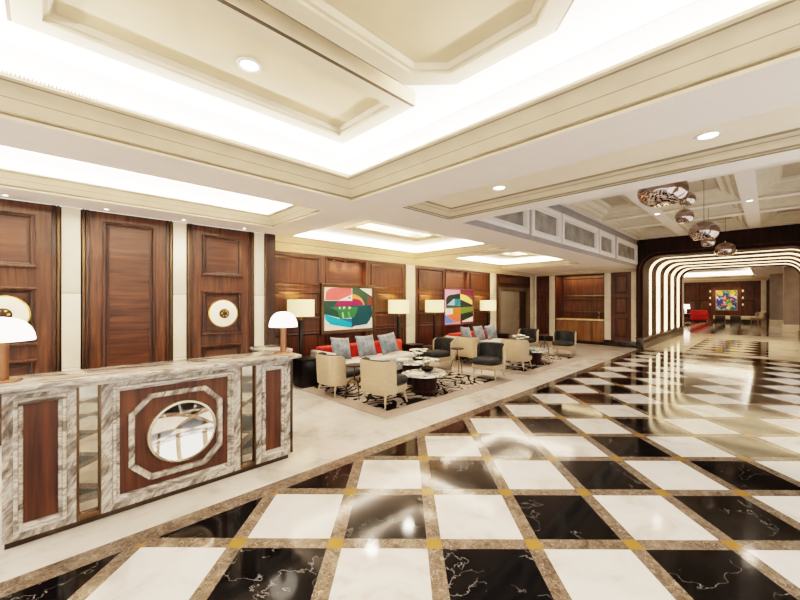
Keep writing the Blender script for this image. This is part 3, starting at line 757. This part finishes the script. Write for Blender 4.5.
# small tilting picture lights live in the bays as little spots
def downlight(x, y, z, r, label, group, power=0, angle=80, col='#fff0dc', mat='lens'):
    o = empty('downlight', (x, y, z)); tag(o, label, 'downlight', group)
    MB().lathe([(r*.8, -.002), (r*.85, -.008), (r*1.15, -.006), (r*1.2, -.001)], 24).build('trim_ring', M['white_trim'], o)
    MB().lathe([(r*.82, -.003), (.0, -.003)], 24).build('lens', M[mat], o, 0)
    if power:
        l = bpy.data.lights.new('spot', 'SPOT'); l.energy = power; l.spot_size = math.radians(angle); l.spot_blend = .6; l.shadow_soft_size = .1; l.color = lin(col)[:3]
        s = bpy.data.objects.new('spot', l); COL.objects.link(s); s.location = (x, y, z-.03)
    return o
for i, (x, n) in enumerate(((-.31, 'over the disc door by the copper lamp'), (.56, 'over the plain walnut door'), (1.43, 'over the pilaster after the plain door'), (2.29, 'over the disc door nearest the lounge'))):
    downlight(x, 5.93, ZS, .028, 'tiny soffit downlight '+n, 'small wall-washing downlights', 38, 75)
downlight(1.0, 2.5, 3.272, .07, 'round downlight in the rectangular cream ceiling panel', 'tray downlights', 25, 120)
downlight(1.0, -.02, 3.272, .07, 'round downlight in the cream ceiling panel behind the octagon', 'tray downlights', 25, 120)
downlight(3.68, 2.15, ZS+.115, .075, 'round downlight in the narrow cream tray, the one deeper into the room', 'narrow tray downlights', 25, 120)
downlight(3.68, .33, ZS+.115, .075, 'round downlight in the narrow cream tray, the one closer to the camera', 'narrow tray downlights', 25, 120)
for h, nm in ((tB, 'first lounge tray'), (tC, 'second lounge tray')):
    cx = (h[0]+h[1])/2
    downlight(cx-.7, 5.5, 3.28, .05, 'downlight at the desk end of the '+nm, 'lounge tray downlights', 70, 140)
    downlight(cx+.35, 5.5, 3.28, .05, 'downlight at the bar end of the '+nm, 'lounge tray downlights', 70, 140)
for y, sd in ((1.9, 'nearer the lounge'), (.28, 'farther from the lounge')):
    downlight(10.6, y, ZA, .06, 'coffered ceiling downlight on a beam crossing, the one '+sd, 'coffer beam downlights', 40, 140)
for bay, nm in ((bays[0], 'coral painting'), (bays[1], 'quadrant painting')):
    for k, p in enumerate(('desk end', 'middle', 'bar end')):
        x = bay[0]+(bay[1]-bay[0])*(.2+.3*k)
        downlight(x, YA+.05, bay[3], .02, 'tiny niche light above the %s, %s' % (nm, p), 'niche lights above the paintings', 26, 120, '#ffd2a8')

# ------------------------------------------------------------------ rugs
def rug(x0, x1, y0, y1, label):
    o = empty('rug', ((x0+x1)/2, (y0+y1)/2, .001)); tag(o, label, 'rug')
    w, h = (x1-x0)/2, (y1-y0)/2
    MB().ring([(0, 0), (0, .01), (.26, .01), (.26, .005)], -w, w, -h, h).build('border', M['rug_edge'], o, 0)
    MB().box(-w+.262, w-.262, -h+.262, h-.262, .003, .0105).build('field', M['rug'], o, 0)
rug(3.4, 7.0, 3.75, 6.72, 'taupe bordered rug with black swirls under the seating group near the desk')
rug(7.72, 11.35, 3.75, 6.72, 'taupe bordered rug with black swirls under the seating group near the bar')
RZ = .0135

# ------------------------------------------------------------------ armchairs (facing +X)
def sgn(v, p): return math.copysign(abs(v)**p, v)
def make_chair():
    o = empty('armchair')
    def pt(t, a, bb, cx=0, ex=.55): return (cx-a*sgn(math.cos(t), ex), bb*sgn(math.sin(t), ex))
    def band(amax, ro, ri, zb, ztop, n=36):
        vs = []; fs = []
        for k in range(n+1):
            t = -amax+2*amax*k/n; q = abs(t)/amax
            zt = ztop(q)
            (ox, oy), (ix, iy) = pt(t, *ro), pt(t, *ri)
            lean = .035
            vs += [(ox, oy, zb), (ox-lean*(1-q*.6), oy*1.02, zt-.012), ((ox*.6+ix*.4)-lean*(1-q*.6), (oy*.6+iy*.4), zt), (ix-lean*.7*(1-q), iy, zt-.02), (ix, iy, zb)]
        for k in range(n):
            for j in range(4): fs.append((k*5+j, k*5+j+1, (k+1)*5+j+1, (k+1)*5+j))
            fs.append((k*5+4, k*5, (k+1)*5, (k+1)*5+4))
        fs += [(0, 1, 2, 3, 4), tuple(n*5+j for j in (4, 3, 2, 1, 0))]
        return vs, fs
    zt = lambda q: .70 if q < .8 else .70-.06*((q-.8)/.2)**2
    vs, fs = band(1.52, (.30, .295), (.276, .272), .2, zt); MB().add(vs, fs).build('back_shell', M['beige'], o, 50)
    zi = lambda q: .71 if q < .8 else .71-.06*((q-.8)/.2)**2
    vs, fs = band(1.46, (.274, .27), (.2, .21), .36, zi); MB().add(vs, fs).build('back_cushion', M['char'], o, 60)
    def slab(prof, ax, bx, cx, name, mat):
        n = 40; rows = []
        b = MB(); vs = []; fs = []
        for s, z in prof:
            for k in range(n):
                a = 2*PI*k/n; vs.append((cx+ax*s*sgn(math.cos(a), .6), bx*s*sgn(math.sin(a), .6), z))
        for i in range(len(prof)-1):
            for k in range(n): fs.append((i*n+k, i*n+(k+1) % n, (i+1)*n+(k+1) % n, (i+1)*n+k))
        fs += [tuple(range(n-1, -1, -1)), tuple((len(prof)-1)*n+k for k in range(n))]
        b.add(vs, fs).build(name, mat, o, 60)
    slab([(.96, .2), (1, .215), (1, .3)], .285, .285, .02, 'seat_base', M['beige'])
    slab([(.92, .302), (.99, .315), (1, .35), (.99, .38), (.93, .405), (.8, .418), (.4, .422)], .265, .262, .085, 'seat_cushion', M['char'])
    for sx, sy in ((1, 1), (1, -1), (-1, 1), (-1, -1)):
        MB().tube([(sx*.2, sy*.2, .21), (sx*.245, sy*.24, .004)], [.02, .011], 10).build('leg', M['leg'], o)
    return o
chair = make_chair()
CH = [(3.74, 5.4, .0, 'beige backed armchair beside the long sofa, back turned, desk end of near rug'),
      (3.93, 4.38, .08, 'beige backed armchair closest to the camera, back turned, on the near rug'),
      (6.93, 5.68, PI-.1, 'charcoal armchair on the near rug facing the desk, close to the painting wall'),
      (6.84, 4.26, PI+.18, 'charcoal armchair at the aisle edge of the near rug, facing the marble tables'),
      (8.02, 5.5, .0, 'beige backed armchair on the far rug beside the second sofa, back turned'),
      (8.33, 4.37, .1, 'beige backed armchair on the far rug near the aisle, back turned'),
      (11.33, 5.6, PI+.05, 'charcoal armchair on the far rug in front of the metal door'),
      (11.3, 4.4, PI+.12, 'charcoal armchair at the far rug corner in front of the bar niche')]
for i, (x, y, rz, lb) in enumerate(CH):
    o = chair if i == 0 else copy_tree(chair)
    o.location = (x, y, RZ); o.rotation_euler = (0, 0, rz); o.scale = (1.06, 1.1, 1.03); tag(o, lb, 'chair', 'lounge armchairs')

# ------------------------------------------------------------------ sofas
def make_sofa():
    o = empty('sofa')
    W = 1.22
    MB().box(-W, W, -.42, .38, .1, .27, .03, 3).build('seat_base', M['lgrey'], o)
    MB().box(-W+.12, W-.02, -.44, .22, .275, .42, .05, 4).build('seat_cushion', M['lgrey'], o)
    MB().box(-W+.1, W-.32, .2, .42, .27, .70, .05, 4).build('backrest', M['red'], o)
    MB().box(W-.318, W, .18, .42, .275, .70, .05, 4).build('back_end', M['orange'], o)
    MB().box(-W-.02, -W+.1, -.4, .42, .27, .64, .04, 4).build('arm', M['lgrey'], o)
    MB().box(-W+.1, -W+.125, -.36, .19, .43, .62, .01).build('arm_lining', M['red'], o)
    for x in (-W+.1, W-.1):
        for y in (-.34, .32): MB().cyl((x, y, 0), .02, .028, .1, 12).build('foot', M['dark_leg'], o)
    return o
sofa = make_sofa(); sofa.location = (5.13, 6.22, RZ); tag(sofa, 'light grey sofa with a red velvet back under the coral and cyan painting', 'sofa', 'lounge sofas')
s2 = copy_tree(sofa); s2.location = (9.53, 6.22, RZ); tag(s2, 'light grey sofa with a red velvet back under the quadrant painting', 'sofa', 'lounge sofas')
def make_pillow():
    n = 14; b = MB(); vs = []; fs = []
    for sd in (1, -1):
        o = len(vs)
        for i in range(n+1):
            for j in range(n+1):
                u, v = -1+2*i/n, -1+2*j/n
                r = (1-abs(u)**3)*(1-abs(v)**3)
                pinch = 1-.07*(1-u*u)-0; pv = 1-.07*(1-v*v)
                vs.append((u*.255*pv, sd*.095*r**.6+.015*math.sin(3*u+2*v)*r, .235*v*pinch))
        for i in range(n):
            for j in range(n): fs.append((o+i*(n+1)+j, o+(i+1)*(n+1)+j, o+(i+1)*(n+1)+j+1, o+i*(n+1)+j+1))
    b.add(vs, fs); return b.build('throw_pillow', M['pillow'], None, 60)
pil = make_pillow(); first = True
pos3 = ('at the desk end', 'in the middle', 'at the bar end')
for sx, nm in ((5.1, 'sofa under the coral painting'), (9.5, 'sofa under the quadrant painting')):
    for k in range(3):
        o = pil if first else pil.copy()
        if not first: COL.objects.link(o)
        first = False
        o.location = (sx-.76+k*.66, 6.22-.05, RZ+.42+.252); o.rotation_euler = (-.32, .1-.1*k, .12-.08*k)
        tag(o, 'silver grey pillow %s of the %s' % (pos3[k], nm), 'pillow', 'pillows on the '+nm)

# ------------------------------------------------------------------ floor lamps, side tables
def make_floor_lamp():
    o = empty('floor_lamp')
    MB().box(-.13, .13, -.1, .1, 0, .025, .006).build('base', M['black'], o)
    MB().box(-.035, .035, -.03, .03, .025, 1.27, .006).build('pole', M['black'], o)
    MB().cyl((0, 0, 1.27), .012, .012, .12, 12).build('neck', M['brass'], o)
    MB().lathe([(.272, 1.345), (.272, 1.69), (.262, 1.69), (.262, 1.345), (.272, 1.345)], 40).build('lamp_shade', M['shade'], o, 40)
    return o
lamp = make_floor_lamp()
for i, (x, lb) in enumerate(((3.78, 'at the desk end of the near sofa'), (6.6, 'between the coral painting and the cream pilaster'), (8.05, 'on the desk side of the quadrant painting'), (10.9, 'between the quadrant painting and the metal door'))):
    o = lamp if i == 0 else copy_tree(lamp)
    o.location = (x, 6.8, 0.0); tag(o, 'black post floor lamp with cream shade '+lb, 'floor lamp', 'cream drum floor lamps')
def make_end_table():
    o = empty('end_table')
    MB().box(-.21, .21, -.21, .21, .50, .545, .008).build('top', M['black'], o)
    MB().box(-.19, .19, -.19, .19, .03, .497, .006).build('cabinet', M['black'], o)
    MB().box(-.17, .17, -.17, .17, .0, .03).build('plinth', M['dark_leg'], o, 0)
    return o
et = make_end_table()
for i, (x, y, lb) in enumerate(((3.63, 6.32, 'beside the arm of the sofa near the desk'), (6.75, 6.4, 'at the orange end of the sofa under the coral painting'), (8.03, 6.4, 'beside the arm of the sofa under the quadrant painting'), (11.08, 6.4, 'at the orange end of the sofa under the quadrant painting'))):
    o = et if i == 0 else copy_tree(et)
    o.location = (x, y, RZ); tag(o, 'black lacquer end table '+lb, 'side table', 'black end tables')
def make_drink_table():
    o = empty('drinks_table')
    MB().lathe([(.15, .55), (.155, .555), (.155, .57), (.15, .575)], 32).build('top', M['wood_d'], o)
    MB().cyl((0, 0, .3), .012, .012, .25, 12).build('stem', M['dark_leg'], o)
    for k in range(3):
        a = 2*PI*k/3+.4; c, s = math.cos(a), math.sin(a)
        MB().tube([(0, 0, .33), (.05*c, .05*s, .325), (.1*c, .1*s, .29), (.135*c, .135*s, .2), (.15*c, .15*s, .0)], .009, 8).build('leg', M['dark_leg'], o)
    return o
dt = make_drink_table()
for i, (x, y, lb) in enumerate(((3.72, 4.9, 'between the two beige backed chairs near the desk'), (6.72, 5.0, 'between the two charcoal chairs on the near rug'), (8.2, 4.96, 'between the two beige backed chairs on the far rug'), (11.3, 5.0, 'between the two charcoal chairs near the bar'))):
    o = dt if i == 0 else copy_tree(dt)
    o.location = (x, y, RZ); tag(o, 'slim tripod drinks table '+lb, 'side table', 'tripod drinks tables')

# ------------------------------------------------------------------ coffee tables and what is on them
def make_coffee(r, h):
    o = empty('coffee_table')
    n = 48; vs = []; fs = []
    prof = [(.97, h-.03), (1, h-.022), (1, h-.006), (.985, h)]
    for s, z in prof:
        for k in range(n):
            a = 2*PI*k/n; w = 1+.06*math.sin(3*a+.5)+.03*math.sin(5*a)
            vs.append((r*1.15*s*w*math.cos(a), r*.92*s*w*math.sin(a), z))
    for i in range(len(prof)-1):
        for k in range(n): fs.append((i*n+k, i*n+(k+1) % n, (i+1)*n+(k+1) % n, (i+1)*n+k))
    fs += [tuple(range(n-1, -1, -1)), tuple((len(prof)-1)*n+k for k in range(n))]
    MB().add(vs, fs).build('tabletop', M['calacatta'], o)
    MB().lathe([(r*.62, .0), (r*.62, .02), (r*.52, .05), (r*.6, h-.031)], 40).build('pedestal', M['wenge'], o)
    return o
TBL = [(4.95, 4.42, .4, .34, 'low marble topped coffee table holding the orchids, front of the near rug'), (5.3, 5.06, .35, .43, 'taller marble topped coffee table in front of the sofa near the desk'),
       (9.35, 4.45, .4, .34, 'low marble topped coffee table at the aisle side of the far rug'), (9.7, 5.08, .35, .43, 'taller marble topped coffee table before the second sofa')]
protos = {}
for x, y, r, h, lb in TBL:
    if (r, h) not in protos: o = protos[(r, h)] = make_coffee(r, h)
    else: o = copy_tree(protos[(r, h)])
    o.location = (x, y, RZ); tag(o, lb, 'coffee table', 'marble coffee tables')
def make_orchid():
    o = empty('orchid_bowl')
    MB().lathe([(.0, .0), (.07, .0), (.11, .03), (.125, .07), (.118, .072), (.1, .05), (.0, .045)], 32).build('bowl', M['black'], o)
    st = MB(); fl_ = MB(); rnd = random.Random(3)
    for k in range(11):
        a = k*.9+rnd.random()*.4; L_ = .05+rnd.random()*.15; p = (L_*math.cos(a), L_*math.sin(a), .13+rnd.random()*.12)
        st.tube([(0, 0, .05), (p[0]*.4, p[1]*.4, p[2]*.95), p], .004, 6)
        for q in range(5):
            b_ = a+q*2*PI/5; c = (p[0]+.036*math.cos(b_), p[1]+.036*math.sin(b_), p[2]+.008*(q % 2))
            fl_.lathe([(.0, -.008), (.026, -.004), (.036, .004), (.0, .012)], 8, c)
        fl_.lathe([(.0, -.012), (.012, .0), (.0, .014)], 8, p)
    fl_.build('flower', M['white_petal'], st.build('stem', M['green'], o), 60); return o
orc = make_orchid()
for i, (x, y, z, lb) in enumerate(((5.07, 4.46, .34, 'white orchids in a black bowl on the low table near the desk'), (5.4, 5.0, .43, 'white orchids in a black bowl on the taller table near the desk'), (9.78, 5.05, .43, 'white orchids in a black bowl on the far coffee table'))):
    o = orc if i == 0 else copy_tree(orc)
    o.location = (x, y, RZ+z+.001); o.rotation_euler = (0, 0, i*1.1); tag(o, lb, 'flowers', 'white orchid bowls')
def make_book(c):
    o = empty('book')
    b = MB(); b.box(-.15, .15, -.11, .11, 0, .004, .001); b.box(-.15, .15, -.11, .11, .026, .03, .001); b.box(-.15, -.146, -.11, .11, .004, .026)
    b.build('cover', M[c], o, 0); MB().box(-.145, .143, -.105, .105, .0045, .0255).build('pages', M['paper'], o, 0); return o
for (x, y, z, rz, c, lb) in ((4.69, 4.37, .34, .5, 'book_a', 'pale closed book lying on the low marble table near the desk'), (5.1, 5.13, .43, .2, 'book_b', 'grey-green book at the bottom of the stack on the taller table'),
                             (5.1, 5.13, .4615, .6, 'book_a', 'pale book on top of the stack on the taller table'), (9.25, 4.43, .34, .3, 'book_b', 'grey-green book lying on the low far table near the aisle')):
    o = make_book(c); o.location = (x, y, RZ+z+.001); o.rotation_euler = (0, 0, rz); tag(o, lb, 'book', 'coffee table books')

# ------------------------------------------------------------------ pendants
def pendant(x, y, z, rx, rz_, label, ztop=ZA+.27):
    o = empty('pendant_lamp', (x, y, z)); tag(o, label, 'pendant lamp', 'mirrored glass pendants')
    prof = []
    for k in range(15):
        a = -PI/2*.62+(PI/2+PI/2*.62)*k/14
        prof.append((max(rx*math.cos(a), .012), rz_*math.sin(a)))
    MB().lathe(prof[:-1]+[(.02, rz_)], 40).build('glass_shade', M['pendant'], o, 70)
    zb = rz_*math.sin(-PI/2*.62)
    MB().lathe([(rx*.5, zb+.002), (.0, zb+.004)], 32).build('bulb_lens', M['sconce'], o.children[0], 0)
    MB().cyl((0, 0, rz_-.005), .022, .018, .05, 16).build('cap', M['steel'], o)
    MB().cyl((0, 0, rz_+.045), .004, .004, ztop-z-rz_-.06, 8).build('cord', M['dark_leg'], o)
    MB().cyl((0, 0, ztop-z-.02), .05, .05, .019, 20).build('canopy', M['steel'], o)
pendant(5.55, .94, 3.04, .27, .19, 'largest mirrored pendant, nearest the camera in the first coffer')
pendant(6.3, .79, 3.06, .1, .1, 'small mirrored pendant half hidden behind the largest pendant', ZA+.27)
pendant(7.55, .98, 3.06, .13, .125, 'small mirrored pendant below and beyond the largest one, in the short coffer')
pendant(9.3, .9, 3.04, .245, .2, 'mid sized mirrored pendant in the middle coffer')
pendant(11.15, 1.0, 3.06, .14, .13, 'small mirrored pendant mostly hidden behind the middle pendant')
pendant(13.4, .84, 3.08, .245, .2, 'mirrored pendant nearest the dark wood portal')

# ------------------------------------------------------------------ far hall furniture
o = empty('painting', (39.93, 2.44, 1.75)); tag(o, 'multicoloured abstract painting on the far wall beyond the portal', 'painting')
fw_ = lambda u, z, out: (-out, u, z)
MB(fw_).ring([(0, -.02), (0, .03), (.03, .03), (.03, .0)], -.66, .66, -.82, .82).build('picture_frame', M['silver'], o, 0)
MB(fw_).quad((-.63, -.79, .01), (.63, -.79, .01), (.63, .79, .01), (-.63, .79, .01)).build('canvas', M['far_art'], o, 0)
k = 0
for y, sd in ((3.45, 'sofa side'), (1.45, 'pilaster side')):
    for z, hh in ((2.5, 'upper'), (1.95, 'middle'), (1.4, 'lower')):
        s = empty('wall_sconce', (39.95, y, z)); tag(s, '%s small wall light on the %s of the far painting' % (hh, sd), 'wall light', 'wall lights beside the far painting')
        MB(fw_).box(-.06, .06, -.06, .06, 0, .03, .01).build('plate', M['silver'], s)
        MB().lathe([(.02, -.08), (.035, .08), (.03, .08), (.018, -.08)], 16, (-.07, 0, 0)).build('shade', M['sconce'], s)
for y in (3.15, 2.44, 1.75):
    l = bpy.data.lights.new('spot', 'SPOT'); l.energy = 130; l.spot_size = math.radians(60); l.spot_blend = .8; l.color = lin('#ffcf90')[:3]
    s = bpy.data.objects.new('spot', l); COL.objects.link(s); s.location = (39.55, y, 3.42); s.rotation_euler = (0, math.radians(-8), 0)
    downlight(39.55, y, 3.5, .07, 'far wall spotlight %s' % {3.15: 'on the sofa side above the painting', 2.44: 'centred above the painting', 1.75: 'on the pilaster side above the painting'}[y], 'spots over the far painting')
so = empty('sofa', (38.6, 4.02, 0)); tag(so, 'bright red armchair sofa beyond the portal beside a white lamp', 'sofa')
MB().box(-.5, .5, -.55, .55, .12, .42, .06, 3).build('seat', M['red'], so); MB().box(-.5, -.3, -.55, .55, .42, .95, .06, 3).build('backrest', M['red'], so)
for y in (-.55, .4): MB().box(-.3, .5, y, y+.15, .42, .7, .05, 3).build('arm', M['red'], so)
MB().box(-.45, .45, -.5, .5, 0, .12).build('plinth', M['black'], so, 0)
tb = empty('side_table', (38.5, 5.0, 0)); tag(tb, 'dark side table beyond the portal carrying a white lamp', 'side table')
MB().box(-.35, .35, -.35, .35, .6, .65, .01).build('top', M['black'], tb)
for x in (-.3, .3):
    for y in (-.3, .3): MB().box(x-.03, x+.03, y-.03, y+.03, 0, .6).build('leg', M['black'], tb, 0)
MB().box(-.32, .32, -.32, .32, .2, .24).build('shelf', M['black'], tb, 0)
tl = empty('table_lamp', (38.5, 4.92, .651)); tag(tl, 'white drum table lamp beyond the portal beside the red sofa', 'table lamp')
MB().lathe([(.1, 0), (.06, .05), (.1, .2), (.04, .32), (.02, .42)], 24).build('base', M['white_trim'], tl); MB().lathe([(.3, .4), (.26, .75), (.25, .75), (.29, .4)], 32).build('shade', M['opal'], tl)
bn = empty('bench', (39.35, 1.95, 0)); tag(bn, 'long low white bench under the far painting', 'bench')
MB().box(-.3, .3, -1.25, 1.25, .22, .5, .05, 3).build('seat', M['cream_stone'], bn); MB().box(-.25, .25, -1.2, 1.2, 0, .22).build('plinth', M['dark_leg'], bn, 0)
for y, lb in ((2.7, 'on the sofa side'), (1.8, 'on the cream armchair side')):
    t_ = empty('coffee_table', (38.2, y, 0)); tag(t_, 'black block table before the far bench '+lb, 'coffee table', 'black block tables in the far hall')
    MB().box(-.3, .3, -.3, .3, .05, .5, .02).build('body', M['black'], t_); MB().box(-.31, .31, -.31, .31, .5, .54, .01).build('top', M['black'], t_); MB().box(-.26, .26, -.26, .26, 0, .05).build('plinth', M['dark_leg'], t_, 0)
ac = copy_tree(chair); ac.location = (38.3, .55, 0); ac.rotation_euler = (0, 0, 2.3); ac.scale = (1.2, 1.2, 1.2); tag(ac, 'cream armchair beyond the portal beside the far pilaster', 'chair')
for c in ac.children:
    if c.data.materials[0] == M['char']:
        c.data = c.data.copy(); c.data.materials[0] = M['beige']

# ------------------------------------------------------------------ remaining light
def spot(x, y, z, e, ang=120, col='#ffe9cc'):
    l = bpy.data.lights.new('spot', 'SPOT'); l.energy = e; l.spot_size = math.radians(ang); l.spot_blend = .7; l.shadow_soft_size = .06; l.color = lin(col)[:3]
    s = bpy.data.objects.new('spot', l); COL.objects.link(s); s.location = (x, y, z); return s
for x, y in ((-.2, 3.74), (1.79, 3.74)):
    pass
for x in (3.78, 6.6, 8.05, 10.9):     # bulbs in the open-topped floor lamp shades
    l = bpy.data.lights.new('bulb', 'POINT'); l.energy = 20; l.shadow_soft_size = .04; l.color = lin('#ffdca0')[:3]
    s = bpy.data.objects.new('bulb', l); COL.objects.link(s); s.location = (x, 6.8, 1.5)
area((XF+.3, (N0+N1)/2, 2.69), .2, 1.5, 14, '#ffd9a8', True)

w = bpy.data.worlds.new('World'); scn.world = w; w.use_nodes = True
w.node_tree.nodes['Background'].inputs[0].default_value = lin('#fffaf2'); w.node_tree.nodes['Background'].inputs[1].default_value = 1.5

# ------------------------------------------------------------------ camera
cam = bpy.data.cameras.new('Camera'); co = bpy.data.objects.new('Camera', cam); COL.objects.link(co); scn.camera = co
a = math.radians(45.4)
co.location = (0, 0, 1.65); co.rotation_euler = (PI/2, 0, a-PI/2)
cam.sensor_width = 36; cam.lens = 36*362/800; cam.shift_x = -1.5/800; cam.shift_y = 1.5/800; cam.clip_start = .02

scn.view_settings.view_transform = 'Filmic'; scn.view_settings.look = 'High Contrast'; scn.view_settings.exposure = .55
try: scn.cycles.use_denoising = True
except Exception: pass
